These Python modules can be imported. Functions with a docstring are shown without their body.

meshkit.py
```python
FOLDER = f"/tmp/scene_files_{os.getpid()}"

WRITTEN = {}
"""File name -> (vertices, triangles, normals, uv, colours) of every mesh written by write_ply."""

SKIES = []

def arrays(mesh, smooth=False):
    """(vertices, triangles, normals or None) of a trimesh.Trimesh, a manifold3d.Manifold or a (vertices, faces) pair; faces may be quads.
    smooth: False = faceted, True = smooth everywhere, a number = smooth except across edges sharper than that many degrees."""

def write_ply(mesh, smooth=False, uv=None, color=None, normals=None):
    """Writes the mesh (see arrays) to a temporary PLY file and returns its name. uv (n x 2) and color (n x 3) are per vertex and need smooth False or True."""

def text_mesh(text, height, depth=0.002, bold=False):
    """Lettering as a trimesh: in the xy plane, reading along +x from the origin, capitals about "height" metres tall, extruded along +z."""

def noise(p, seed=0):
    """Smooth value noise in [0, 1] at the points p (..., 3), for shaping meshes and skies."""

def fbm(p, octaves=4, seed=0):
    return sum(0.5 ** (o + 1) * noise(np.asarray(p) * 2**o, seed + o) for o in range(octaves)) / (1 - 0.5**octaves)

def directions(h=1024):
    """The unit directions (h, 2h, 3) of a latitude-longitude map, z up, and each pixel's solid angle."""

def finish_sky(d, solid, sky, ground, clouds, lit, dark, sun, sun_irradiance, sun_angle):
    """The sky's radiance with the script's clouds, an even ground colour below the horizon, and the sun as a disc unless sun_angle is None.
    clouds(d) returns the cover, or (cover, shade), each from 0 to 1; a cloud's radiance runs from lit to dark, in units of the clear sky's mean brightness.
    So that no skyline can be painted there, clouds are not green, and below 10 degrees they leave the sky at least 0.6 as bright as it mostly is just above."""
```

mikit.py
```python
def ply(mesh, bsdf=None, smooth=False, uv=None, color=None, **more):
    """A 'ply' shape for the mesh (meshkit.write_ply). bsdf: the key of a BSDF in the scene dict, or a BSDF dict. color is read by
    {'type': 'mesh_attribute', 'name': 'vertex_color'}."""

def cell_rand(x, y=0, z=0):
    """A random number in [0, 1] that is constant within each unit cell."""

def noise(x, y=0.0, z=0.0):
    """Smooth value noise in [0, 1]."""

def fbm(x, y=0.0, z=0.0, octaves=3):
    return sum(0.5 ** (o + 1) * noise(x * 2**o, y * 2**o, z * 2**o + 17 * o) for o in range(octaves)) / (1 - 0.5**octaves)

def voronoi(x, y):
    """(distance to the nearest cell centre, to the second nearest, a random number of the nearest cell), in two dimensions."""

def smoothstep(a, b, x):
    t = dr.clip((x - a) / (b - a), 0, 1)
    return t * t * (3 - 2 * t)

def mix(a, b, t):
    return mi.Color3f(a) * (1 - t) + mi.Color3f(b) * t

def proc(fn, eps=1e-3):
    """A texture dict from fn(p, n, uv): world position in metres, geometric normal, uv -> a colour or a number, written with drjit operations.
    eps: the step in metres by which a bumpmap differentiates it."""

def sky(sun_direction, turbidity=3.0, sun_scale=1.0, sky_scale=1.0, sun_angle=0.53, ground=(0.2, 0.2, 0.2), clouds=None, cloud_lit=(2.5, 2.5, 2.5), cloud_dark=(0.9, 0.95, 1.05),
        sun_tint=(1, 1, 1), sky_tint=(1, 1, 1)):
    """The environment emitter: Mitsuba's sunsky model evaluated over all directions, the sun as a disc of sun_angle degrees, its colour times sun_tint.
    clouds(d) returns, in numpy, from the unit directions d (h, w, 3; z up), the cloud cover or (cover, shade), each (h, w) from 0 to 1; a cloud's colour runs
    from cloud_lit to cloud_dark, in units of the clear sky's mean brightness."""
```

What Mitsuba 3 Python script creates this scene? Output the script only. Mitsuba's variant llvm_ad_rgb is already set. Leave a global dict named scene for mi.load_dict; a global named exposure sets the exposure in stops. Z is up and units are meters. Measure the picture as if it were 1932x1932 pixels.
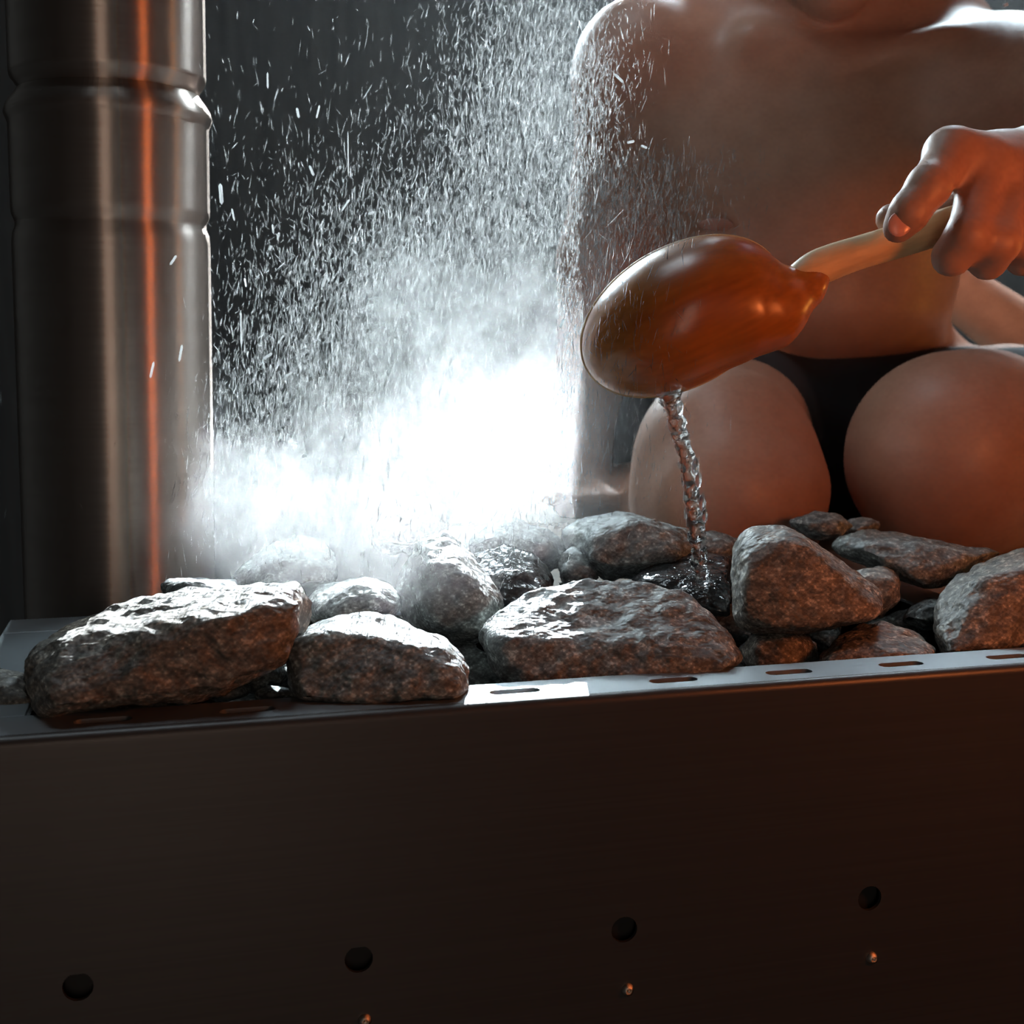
import math, random
import numpy as np, trimesh, manifold3d as m3, mitsuba as mi, drjit as dr
from shapely.geometry import Polygon, LineString, Point
import meshkit, mikit
from mikit import ply, proc, noise, fbm, voronoi, smoothstep, mix
T = mi.ScalarTransform4f
RNG = np.random.default_rng(7)
scene, labels = {'type': 'scene'}, {}

# ------------------------------------------------------------------ camera, light, exposure
exposure = 4.0
K = 2.0 ** -4                                   # light levels below are in picture units, brought down by the same four stops
F, PITCH, CAM = 2400.0, math.radians(8.0), np.array([0.0, 0.0, 0.16])
FWD = np.array([0, math.cos(PITCH), -math.sin(PITCH)])
UP = np.array([0, math.sin(PITCH), math.cos(PITCH)])
scene['camera'] = {'type': 'thinlens', 'fov': 2 * math.degrees(math.atan(966 / F)), 'fov_axis': 'x', 'near_clip': 0.02, 'far_clip': 30.0,
                   'aperture_radius': 0.0016, 'focus_distance': 0.64,
                   'to_world': T().look_at(origin=CAM.tolist(), target=(CAM + FWD).tolist(), up=[0, 0, 1])}
SUN_TO = np.array([0.03, 1.0, 0.46])          # towards the low sun behind the bather
scene['sun'] = {'type': 'directional', 'direction': (-SUN_TO / np.linalg.norm(SUN_TO)).tolist(), 'irradiance': {'type': 'rgb', 'value': [36 * K, 39.5 * K, 41 * K]}}
SKY_WINDOW = [c * K for c in (44.0, 55.0, 61.0)]               # daylight in the pane of the roof window
BACK_WINDOW = [c * K for c in (68.0, 84.0, 91.0)]           # daylight in the frosted pane behind the steam
ROOF_WINDOW = [c * K for c in (7.0, 8.3, 9.0)]          # daylight in the smaller roof window above the stove
DOOR_GLOW = [c * K for c in (1.75, 1.36, 1.1)]                  # lit dressing room behind the glass door
ADDED_LAMP_GOLD = [c * K for c in (30.0, 12.0, 2.0)]  # unseen globe added for amber light on the ladle from the right
ADDED_LAMP_RED = [c * K for c in (36.0, 8.4, 2.2)]  # unseen globe added near the hand, standing in for the glow of fire


def at(px, py, Y):
    """The point at distance Y in front of the lens that the photograph shows at (px, py)."""
    r = FWD * F + np.array([px - 966.0, 0, 0]) + UP * (966.0 - py)
    return CAM + r * (Y / r[1])


# ------------------------------------------------------------------ helpers
def add(key, shape, label=None, cat=None, group=None, kind=None):
    n, k = 0, key
    while k in scene:
        n += 1
        k = f'{key}_{n:03d}'
    scene[k] = shape
    note(k, label, cat, group, kind)
    return k


def note(k, label=None, cat=None, group=None, kind=None):
    d = {a: b for a, b in (('label', label), ('category', cat), ('group', group), ('kind', kind)) if b}
    if d:
        labels[k] = d


def M(mesh):
    """manifold -> trimesh"""
    m = mesh.to_mesh()
    return trimesh.Trimesh(np.array(m.vert_properties[:, :3]), np.array(m.tri_verts), process=False)


def man(t):
    return m3.Manifold(m3.Mesh(vert_properties=np.asarray(t.vertices, np.float32), tri_verts=np.asarray(t.faces, np.uint32)))


def box(x0, x1, y0, y1, z0, z1, bevel=0.0):
    s = (x1 - x0, y1 - y0, z1 - z0)
    c = ((x0 + x1) / 2, (y0 + y1) / 2, (z0 + z1) / 2)
    if bevel <= 0:
        return M(m3.Manifold.cube(s, True).translate(c))
    b = bevel
    parts = [m3.Manifold.cube((s[0], s[1] - 2 * b, s[2] - 2 * b), True), m3.Manifold.cube((s[0] - 2 * b, s[1], s[2] - 2 * b), True), m3.Manifold.cube((s[0] - 2 * b, s[1] - 2 * b, s[2]), True)]
    return M(m3.Manifold.batch_hull(parts).translate(c))


def lathe(profile, n=96, uv=True):
    """profile [(r, z)] -> open surface of revolution about z, with uv (u around, v along)."""
    p = np.array(profile, float)
    a = np.linspace(0, 2 * np.pi, n + 1)
    v = np.stack([p[:, None, 0] * np.cos(a), p[:, None, 0] * np.sin(a), np.broadcast_to(p[:, None, 1], (len(p), n + 1))], -1).reshape(-1, 3)
    uvs = np.stack([np.broadcast_to(a / (2 * np.pi), (len(p), n + 1)), np.broadcast_to(p[:, None, 1], (len(p), n + 1))], -1).reshape(-1, 2)
    i, j = np.meshgrid(np.arange(len(p) - 1), np.arange(n), indexing='ij')
    q = np.stack([i * (n + 1) + j, i * (n + 1) + j + 1, (i + 1) * (n + 1) + j + 1, (i + 1) * (n + 1) + j], -1).reshape(-1, 4)
    f = np.vstack([q[:, [0, 1, 2]], q[:, [0, 2, 3]]])
    return trimesh.Trimesh(v, f, process=False), uvs


def tube(pts, rad, sides=20, lump=None):
    p = np.asarray(pts, float)
    r = np.broadcast_to(rad, (len(p),)).astype(float)
    t = np.gradient(p, axis=0)
    t /= np.linalg.norm(t, axis=1, keepdims=True)
    a = np.cross(t, [0.3, 1, 0.1])
    a /= np.linalg.norm(a, axis=1, keepdims=True)
    b = np.cross(t, a)
    an = np.arange(sides) * 2 * np.pi / sides
    rr = np.repeat(r[:, None], sides, 1)
    if lump is not None:
        rr = rr * lump(np.arange(len(p))[:, None], an[None])
    v = (p[:, None] + rr[..., None] * (np.cos(an)[None, :, None] * a[:, None] + np.sin(an)[None, :, None] * b[:, None])).reshape(-1, 3)
    i, j = np.meshgrid(np.arange(len(p) - 1), np.arange(sides), indexing='ij')
    q = np.stack([i * sides + j, i * sides + (j + 1) % sides, (i + 1) * sides + (j + 1) % sides, (i + 1) * sides + j], -1).reshape(-1, 4)
    f = [q[:, [0, 1, 2]], q[:, [0, 2, 3]]]
    n = len(v)
    v = np.vstack([v, p[:1], p[-1:]])
    k = np.arange(sides)
    f += [np.stack([k * 0 + n, (k + 1) % sides, k], 1), np.stack([k * 0 + n + 1, n - sides + k, n - sides + (k + 1) % sides], 1)]
    m = trimesh.Trimesh(v, np.vstack(f), process=False)
    if m.volume < 0:
        m.invert()
    return m


def spline(pts, n):
    from scipy.interpolate import CubicSpline
    p = np.asarray(pts, float)
    s = np.concatenate([[0], np.cumsum(np.linalg.norm(np.diff(p[:, :3], axis=0), axis=1))])
    return CubicSpline(s, p)(np.linspace(0, s[-1], n))


# ---- signed distance bodies: round cones and ellipsoids, smoothly joined, turned into one mesh (surface nets)
def cone(a, b, ra, rb, k=0.02):
    return ('cone', np.asarray(a, float), np.asarray(b, float), ra, rb, k)


def ball(c, r, k=0.02, rot=None, cut=False):
    return ('ball', np.asarray(c, float), np.broadcast_to(np.asarray(r, float), (3,)).copy(), rot, cut, k)


def prim_distance(p, s):
    if s[0] == 'cone':
        _, a, b, ra, rb, k = s
        ba, pa = b - a, p - a
        h = np.clip((pa @ ba) / (ba @ ba), 0, 1)
        return np.linalg.norm(pa - h[..., None] * ba, axis=-1) - (ra + (rb - ra) * h)
    _, c, r, rot, cut, k = s
    q = (p - c) if rot is None else (p - c) @ rot
    k0 = np.linalg.norm(q / r, axis=-1)
    k1 = np.linalg.norm(q / (r * r), axis=-1)
    return np.where(k1 > 1e-9, k0 * (k0 - 1) / np.maximum(k1, 1e-9), -r.min())


def sdf_mesh(prims, cell, inflate=0.0, clip=None, detail=None, smooth=2):
    lo, hi = np.full(3, 9e9), np.full(3, -9e9)
    for s in prims:
        if s[0] == 'cone':
            ends, r = np.stack([s[1], s[2]]), max(s[3], s[4])
        else:
            if s[4]:
                continue
            ends, r = s[1][None], s[2].max()
        lo, hi = np.minimum(lo, ends.min(0) - r - 0.012 - inflate), np.maximum(hi, ends.max(0) + r + 0.012 + inflate)
    n = np.ceil((hi - lo) / cell).astype(int) + 1
    ax = [lo[i] + np.arange(n[i]) * cell for i in range(3)]
    d = np.full(n, 1.0, np.float32)
    for s in prims:
        k = s[-1]
        if s[0] == 'cone':
            ends, r = np.stack([s[1], s[2]]), max(s[3], s[4])
        else:
            ends, r = s[1][None], s[2].max()
        m = r + k + 3 * cell + 0.004
        i0 = np.maximum(np.floor((ends.min(0) - m - lo) / cell).astype(int), 0)
        i1 = np.minimum(np.ceil((ends.max(0) + m - lo) / cell).astype(int) + 1, n)
        sl = tuple(slice(a, b) for a, b in zip(i0, i1))
        p = np.stack(np.meshgrid(*[ax[i][i0[i]:i1[i]] for i in range(3)], indexing='ij'), -1)
        e, o = prim_distance(p, s).astype(np.float32), d[sl]
        if s[0] == 'ball' and s[4]:      # carve
            h = np.clip(0.5 - 0.5 * (o + e) / k, 0, 1)
            d[sl] = o * (1 - h) - e * h + k * h * (1 - h)
        else:
            h = np.clip(0.5 + 0.5 * (e - o) / k, 0, 1)
            d[sl] = e * (1 - h) + o * h - k * h * (1 - h)
    d -= inflate
    if clip is not None:
        p = np.stack(np.meshgrid(*ax, indexing='ij'), -1)
        d = np.maximum(d, clip(p).astype(np.float32))
    v, f = surface_net(d)
    m = trimesh.Trimesh(lo + v * cell, f, process=False)
    if smooth:
        m.vertices = even_out(np.array(m.vertices), m.faces, smooth)
    if m.volume < 0:
        m.invert()
    return m


def even_out(v, f, n):
    from scipy.sparse import coo_matrix
    e = np.unique(np.sort(np.vstack([f[:, [0, 1]], f[:, [1, 2]], f[:, [2, 0]]]), 1), axis=0)
    a = coo_matrix((np.ones(2 * len(e)), (np.concatenate([e[:, 0], e[:, 1]]), np.concatenate([e[:, 1], e[:, 0]]))), shape=(len(v), len(v))).tocsr()
    deg = np.maximum(np.asarray(a.sum(1)).ravel(), 1)[:, None]
    for _ in range(n):
        for k in (0.5, -0.3):
            v = v + k * ((a @ v) / deg - v)
    return v


def surface_net(d):
    s = d < 0
    n = np.array(d.shape)
    c = [s[i:n[0] - 1 + i, j:n[1] - 1 + j, k:n[2] - 1 + k] for i, j, k in np.ndindex(2, 2, 2)]
    cnt = sum(x.astype(np.int8) for x in c)
    cells = np.argwhere((cnt > 0) & (cnt < 8))
    idx = -np.ones(n - 1, np.int64)
    idx[tuple(cells.T)] = np.arange(len(cells))
    acc, w = np.zeros((len(cells), 3)), np.zeros(len(cells))
    corner = list(np.ndindex(2, 2, 2))
    for a in corner:
        for ax in range(3):
            if a[ax]:
                continue
            b = list(a); b[ax] = 1
            da, db = d[tuple((cells + a).T)], d[tuple((cells + b).T)]
            on = (da < 0) != (db < 0)
            t = np.where(on, da / np.where(on, da - db, 1), 0)
            pos = np.array(a, float)[None].repeat(len(cells), 0)
            pos[:, ax] += t
            acc[on] += pos[on]; w[on] += 1
    v = cells + acc / w[:, None]
    faces = []
    for ax in range(3):
        u, q = (ax + 1) % 3, (ax + 2) % 3
        a = [slice(None)] * 3; b = [slice(None)] * 3
        a[ax], b[ax] = slice(0, -1), slice(1, None)
        cr = s[tuple(a)] != s[tuple(b)]
        e = np.argwhere(cr)
        e = e[(e[:, u] > 0) & (e[:, q] > 0) & (e[:, u] < n[u] - 1) & (e[:, q] < n[q] - 1)]
        flip = s[tuple(e.T)]
        eu, eq = np.eye(3, dtype=int)[u], np.eye(3, dtype=int)[q]
        g = lambda x: idx[tuple(x.T)]
        quad = np.stack([g(e), g(e - eu), g(e - eu - eq), g(e - eq)], 1)
        quad[flip] = quad[flip][:, ::-1]
        faces.append(quad[(quad >= 0).all(1)])
    q = np.vstack(faces)
    return v, np.vstack([q[:, [0, 1, 2]], q[:, [0, 2, 3]]])


# ------------------------------------------------------------------ materials
def principled(rgb, rough, **k):
    return {'type': 'principled', 'base_color': rgb if isinstance(rgb, dict) else {'type': 'rgb', 'value': list(rgb)}, 'roughness': rough, **k}


def stone_fn(lo, hi, warm):
    def fn(p, n, uv):
        a = fbm(p.x * 760, p.y * 760, p.z * 760, 2)
        b = fbm(p.x * 260 + 9, p.y * 260, p.z * 260, 2)
        c = fbm(p.x * 24, p.y * 24 + 5, p.z * 24, 2)
        t = 0.55 * smoothstep(0.30, 0.80, 0.5 * a + 0.5 * b) + 0.55 * smoothstep(0.58, 0.76, 0.6 * a + 0.4 * b)
        col = mix(lo, hi, t)
        return mix(col, mi.Color3f(warm) * (0.35 + 1.1 * t), smoothstep(0.55, 0.8, c) * 0.45)
    return fn


def stone_bump(p, n, uv):
    return noise(p.x * 190, p.y * 190, p.z * 190) + 0.4 * noise(p.x * 560, p.y * 560, p.z * 560)


STONES = {'stone_grey': ((0.060, 0.066, 0.066), (0.43, 0.475, 0.46), (0.28, 0.275, 0.23), 0.62),
          'stone_brown': ((0.062, 0.057, 0.051), (0.43, 0.40, 0.345), (0.32, 0.24, 0.17), 0.6),
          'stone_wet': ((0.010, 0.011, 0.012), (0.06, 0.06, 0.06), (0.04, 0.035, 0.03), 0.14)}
for name, (lo, hi, warm, rough) in STONES.items():
    scene[name] = {'type': 'bumpmap', 'arbitrary': {**proc(stone_bump, 4e-4)}, 'scale': 0.0016,
                   'bsdf': principled(proc(stone_fn(lo, hi, warm)), rough, specular=0.5)}


def skin_fn(p, n, uv):
    a = fbm(p.x * 60, p.y * 60, p.z * 60, 2)
    b = noise(p.x * 420, p.y * 420, p.z * 420)
    return mix((0.32, 0.165, 0.11), (0.41, 0.235, 0.165), 0.65 * a + 0.35 * b)


scene['skin'] = principled(proc(skin_fn), 0.5, specular=0.4, sheen=0.25, clearcoat=0.3, clearcoat_gloss=0.4)
scene['nail'] = principled((0.62, 0.30, 0.24), 0.25, specular=0.5)
scene['lip'] = principled((0.42, 0.16, 0.13), 0.4)
scene['eye_white'] = principled((0.75, 0.73, 0.7), 0.15)
scene['hair'] = principled((0.03, 0.02, 0.014), 0.55)
scene['black_cloth'] = principled((0.011, 0.012, 0.015), 0.85, sheen=0.3)
scene['nipple'] = principled((0.28, 0.135, 0.10), 0.6)


def panel_fn(p, n, uv):
    g = fbm((p.x * 0.97 + p.y * 0.24) * 6, p.z * 900, 3.0, 2)
    s = fbm((p.x * 0.97 + p.y * 0.24) * 14, p.z * 14, 1.0, 3)
    return mix((0.058, 0.058, 0.058), (0.078, 0.078, 0.077), 0.6 * g + 0.4 * s)


scene['dark_steel'] = principled(proc(panel_fn), 0.42, metallic=0.55, specular=0.5)
scene['flange_steel'] = principled((0.28, 0.305, 0.32), 0.50, metallic=0.9, specular=0.5)
scene['black_steel'] = principled((0.012, 0.012, 0.012), 0.6, metallic=0.2)
scene['screw_steel'] = {'type': 'twosided', 'bsdf': {'type': 'roughconductor', 'material': 'none', 'alpha': 0.32, 'specular_reflectance': {'type': 'rgb', 'value': [0.80, 0.72, 0.62]}}}


def pipe_fn(p, n, uv):
    g = fbm(uv.x * 9, uv.y * 700, 2.0, 2)
    return mix((0.42, 0.35, 0.31), (0.56, 0.48, 0.43), g)


scene['brushed_pipe'] = {'type': 'twosided', 'bsdf': {'type': 'blendbsdf', 'weight': 0.16,
                         'brushed': {'type': 'roughconductor', 'material': 'none', 'distribution': 'ggx', 'alpha_u': 0.05, 'alpha_v': 0.50, 'specular_reflectance': proc(pipe_fn)},
                         'dull': {'type': 'roughconductor', 'material': 'none', 'distribution': 'ggx', 'alpha': 0.45, 'specular_reflectance': {'type': 'rgb', 'value': [0.5, 0.44, 0.39]}}}}


def bowl_fn(p, n, uv):
    q = p.x * 0.9 + p.z * 0.42
    g = fbm(q * 35, (p.z * 0.9 - p.x * 0.42) * 420, p.y * 260, 3)
    b = fbm(p.x * 40 + 3, p.y * 40, p.z * 40, 3)
    return mix((0.20, 0.050, 0.010), (0.44, 0.15, 0.022), 0.55 * g + 0.45 * b)


def handle_fn(p, n, uv):
    q = p.x * 0.95 + p.z * 0.3
    g = fbm(q * 40, (p.z * 0.95 - p.x * 0.3) * 480, p.y * 300, 3)
    b = fbm(p.x * 70 + 3, p.y * 70, p.z * 70, 3)
    return mix((0.46, 0.29, 0.14), (0.74, 0.55, 0.32), 0.5 * g + 0.5 * b)


def wood_fn(p, n, uv):
    g = fbm(p.x * 3, p.y * 90, p.z * 60, 3)
    return mix((0.10, 0.075, 0.055), (0.20, 0.15, 0.11), g)


scene['bowl_wood'] = principled(proc(bowl_fn), 0.30, specular=0.5, clearcoat=0.6, clearcoat_gloss=0.9)
scene['handle_wood'] = principled(proc(handle_fn), 0.5, specular=0.4)
scene['rim_wood'] = principled((0.50, 0.30, 0.13), 0.3, specular=0.5, clearcoat=0.5)
scene['bench_wood'] = principled(proc(wood_fn), 0.5)


def tar_fn(p, n, uv):
    g = fbm(p.x * 60, p.y * 60, p.z * 4, 3)
    return mix((0.010, 0.010, 0.010), (0.028, 0.026, 0.024), g)


scene['dark_wall'] = principled(proc(tar_fn), 0.75)
scene['water'] = {'type': 'dielectric', 'int_ior': 1.333, 'ext_ior': 1.0}
scene['spray_drop'] = {'type': 'principledthin', 'base_color': {'type': 'rgb', 'value': [0.50, 0.52, 0.525]}, 'roughness': 0.5, 'diff_trans': 1.2, 'spec_trans': 0.0}  # pale translucent colour standing in for the glint of backlit water

scene['dim_drop'] = {'type': 'principledthin', 'base_color': {'type': 'rgb', 'value': [0.19, 0.20, 0.20]}, 'roughness': 0.5, 'diff_trans': 1.2, 'spec_trans': 0.0}  # same drops in a darker colour, so part of the spray looks dim

# ------------------------------------------------------------------ the room (setting)
XL, XR, YF, YB, ZF, ZC = -1.9, 1.9, -1.6, 2.6, -0.75, 1.5


def struct(key, mesh, bsdf, label, **k):
    return add(key, ply(mesh, bsdf), label, kind='structure', **k)


WX0, WX1, WZ0, WZ1 = -0.16, 0.62, 0.90, 1.36
VX0, VX1 = -0.85, -0.17
wall = man(box(XL, XR, YB, YB + 0.12, ZF, ZC)) - man(box(WX0, WX1, YB - 0.05, YB + 0.2, WZ0, WZ1)) - man(box(VX0, VX1, YB - 0.05, YB + 0.2, WZ0 + 0.05, WZ1))
struct('wall_back', M(wall), 'dark_wall', 'dark tarred wall behind the steam and the bathers')
struct('wall_left', box(XL - 0.1, XL, YF, YB, ZF, ZC), 'dark_wall', 'dark wall on the left of the room')
struct('wall_right', box(XR, XR + 0.1, YF, YB, ZF, ZC), 'dark_wall', 'dark wall on the right of the room')
DX0, DX1, DZ1 = 0.0, 0.45, 0.95
wall = man(box(XL, XR, YF - 0.1, YF, ZF, ZC)) - man(box(DX0, DX1, YF - 0.2, YF + 0.1, ZF, DZ1))
struct('wall_front', M(wall), 'dark_wall', 'dark wall behind the camera')
struct('floor', box(XL, XR, YF, YB, ZF - 0.1, ZF), 'dark_wall', 'dark floor of the sauna')
RX0, RX1, RY0, RY1 = 0.36, 0.90, 1.90, 2.50
QX0, QX1, QY0, QY1 = -0.50, -0.05, 0.70, 1.15
ceil = man(box(XL, XR, YF, YB, ZC, ZC + 0.1)) - man(box(RX0, RX1, RY0, RY1, ZC - 0.05, ZC + 0.2)) - man(box(QX0, QX1, QY0, QY1, ZC - 0.05, ZC + 0.2))
struct('ceiling', M(ceil), 'dark_wall', 'dark ceiling with a roof window')
scene['window_1'] = {'type': 'rectangle', 'to_world': T().translate([(RX0 + RX1) / 2, (RY0 + RY1) / 2, ZC + 0.06]).rotate([1, 0, 0], 180).scale([(RX1 - RX0) / 2, (RY1 - RY0) / 2, 1]),
                     'emitter': {'type': 'area', 'radiance': {'type': 'rgb', 'value': SKY_WINDOW}}}
note('window_1', 'frosted roof window full of cool daylight', kind='structure')
scene['window_3'] = {'type': 'rectangle', 'to_world': T().translate([(QX0 + QX1) / 2, (QY0 + QY1) / 2, ZC + 0.06]).rotate([1, 0, 0], 180).scale([(QX1 - QX0) / 2, (QY1 - QY0) / 2, 1]),
                     'emitter': {'type': 'area', 'radiance': {'type': 'rgb', 'value': ROOF_WINDOW}}}
note('window_3', 'small frosted roof window above the stove', kind='structure')
scene['window_2'] = {'type': 'rectangle', 'to_world': T().translate([(VX0 + VX1) / 2, YB + 0.06, (WZ0 + 0.05 + WZ1) / 2]).rotate([1, 0, 0], 90).scale([(VX1 - VX0) / 2, (WZ1 - WZ0 - 0.05) / 2, 1]),
                     'emitter': {'type': 'area', 'radiance': {'type': 'rgb', 'value': BACK_WINDOW}}}
note('window_2', 'frosted window full of daylight high in the back wall', kind='structure')
scene['door_1'] = {'type': 'rectangle', 'to_world': T().translate([(DX0 + DX1) / 2, YF - 0.05, (ZF + DZ1) / 2]).rotate([1, 0, 0], -90).scale([(DX1 - DX0) / 2, (DZ1 - ZF) / 2, 1]),
                   'emitter': {'type': 'area', 'radiance': {'type': 'rgb', 'value': DOOR_GLOW}}}
note('door_1', 'lit frosted glass door behind the camera', kind='structure')


def lamp(pos, radiance, label):
    k = 'added_lamp' if 'added_lamp__globe' not in scene else 'added_lamp_001'
    s = trimesh.creation.icosphere(3, 0.045)
    s.apply_translation(pos)
    scene[k + '__globe'] = {**ply(s, None, smooth=True), 'emitter': {'type': 'area', 'radiance': {'type': 'rgb', 'value': radiance}}}
    wx = XR if pos[0] > 0 else XL
    scene[k + '__arm'] = ply(tube([np.array(pos) + [0.046, 0, -0.0], [(pos[0] + wx) / 2, pos[1], pos[2]], [wx, pos[1], pos[2]]], 0.008, 10), 'black_steel', smooth=40)
    note(k, label, 'lamp')


lamp([1.05, 0.95, 0.14], ADDED_LAMP_GOLD, 'added unseen golden globe lamp that warms the right side of the ladle')
lamp([0.44, 0.36, 0.19], ADDED_LAMP_RED, 'added unseen red orange globe lamp that lights the hand and the knees')

# bench behind the stove, boards running left to right
BZ = -0.014
yb, i = 0.86, 0
while yb < 1.55:
    add('bench__board', ply(box(-0.06, XR - 0.02, yb, yb + 0.142, BZ - 0.03, BZ, 0.003), 'bench_wood'))
    yb += 0.15
for x in (0.0, 0.8, 1.6):
    add('bench__leg', ply(box(x - 0.04, x + 0.04, 0.95, 1.5, ZF, BZ - 0.03), 'bench_wood'))
for k in range(5):
    add('bench_001__board', ply(box(0.55, XR - 0.02, 1.63 + 0.15 * k, 1.772 + 0.15 * k, BZ + 0.06, BZ + 0.09, 0.003), 'bench_wood'))
for x in (0.6, 1.7):
    add('bench_001__leg', ply(box(x - 0.04, x + 0.04, 1.66, 2.3, ZF, BZ + 0.06), 'bench_wood'))
note('bench_001', 'dark wooden bench at the far right that the second bather sits on', 'bench')
note('bench', 'wide wooden bench of grey boards behind the stove that the bather kneels on', 'bench')

# ------------------------------------------------------------------ the stove
YAW = math.atan(0.2517)
SO = np.array([0.0, 0.54, 0.0])
SU, SV = np.array([math.cos(YAW), math.sin(YAW), 0]), np.array([-math.sin(YAW), math.cos(YAW), 0])
S4 = np.eye(4); S4[:3, 0], S4[:3, 1], S4[:3, 3] = SU, SV, SO


def stove_uv(px, py, z=0.0, v=None):
    """stove coordinates (u, v) where the line of sight meets the height z, or (u, z) where it meets the front panel."""
    r = at(px, py, 1.0) - CAM
    if v is None:
        P = CAM + r * ((z - CAM[2]) / r[2])
        return np.array([(P - SO) @ SU, (P - SO) @ SV])
    P = CAM + r * (((SO - CAM) @ SV) / (r @ SV))
    return np.array([(P - SO) @ SU, P[2]])


def stove(key, mesh, bsdf, smooth=False, **k):
    mesh = mesh.copy()
    mesh.apply_transform(S4)
    return add('stove__' + key, ply(mesh, bsdf, smooth=smooth), **k)


U0, U1, VD, FL, H = -0.235, 0.315, 0.225, 0.031, 0.42
# front sheet: one bent profile (lip, rounded bend, face), cut by slots and holes
def bent(pts, r_in, th):
    l = LineString(pts).buffer(th / 2, cap_style=2, join_style=1, quad_segs=8)
    return l


def extrude_u(poly, u0, u1):
    """polygon in (v, z) -> solid along u"""
    m = trimesh.creation.extrude_polygon(poly, u1 - u0, engine='earcut')
    v = m.vertices.copy()
    m.vertices = np.stack([v[:, 2] + u0, v[:, 0], v[:, 1]], 1)
    if m.volume < 0:
        m.invert()
    return m


arc = [(0.004 - 0.004 * math.sin(a), -0.004 + 0.004 * math.cos(a)) for a in np.linspace(0, math.pi / 2, 8)]
lip = extrude_u(Polygon([(FL, 0), (0.0046, 0), (0.0046, -0.002), (FL, -0.002)]), U0, U1)
face = extrude_u(Polygon([(0.0044, 0), *arc, (0, -0.006), (0, -H), (0.002, -H), (0.002, -0.004), (0.0044, -0.002)]), U0, U1)
lipm, facem = man(lip), man(face)
SLOTS = [stove_uv(px, py)[0] for px, py in ((988, 1322), (1290, 1297), (1505, 1277), (1713, 1259))]
SLOTS = SLOTS + [SLOTS[3] + (SLOTS[3] - SLOTS[2])] + [SLOTS[0] - k * (SLOTS[3] - SLOTS[1]) / 2 for k in (1, 2, 3)]
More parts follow.
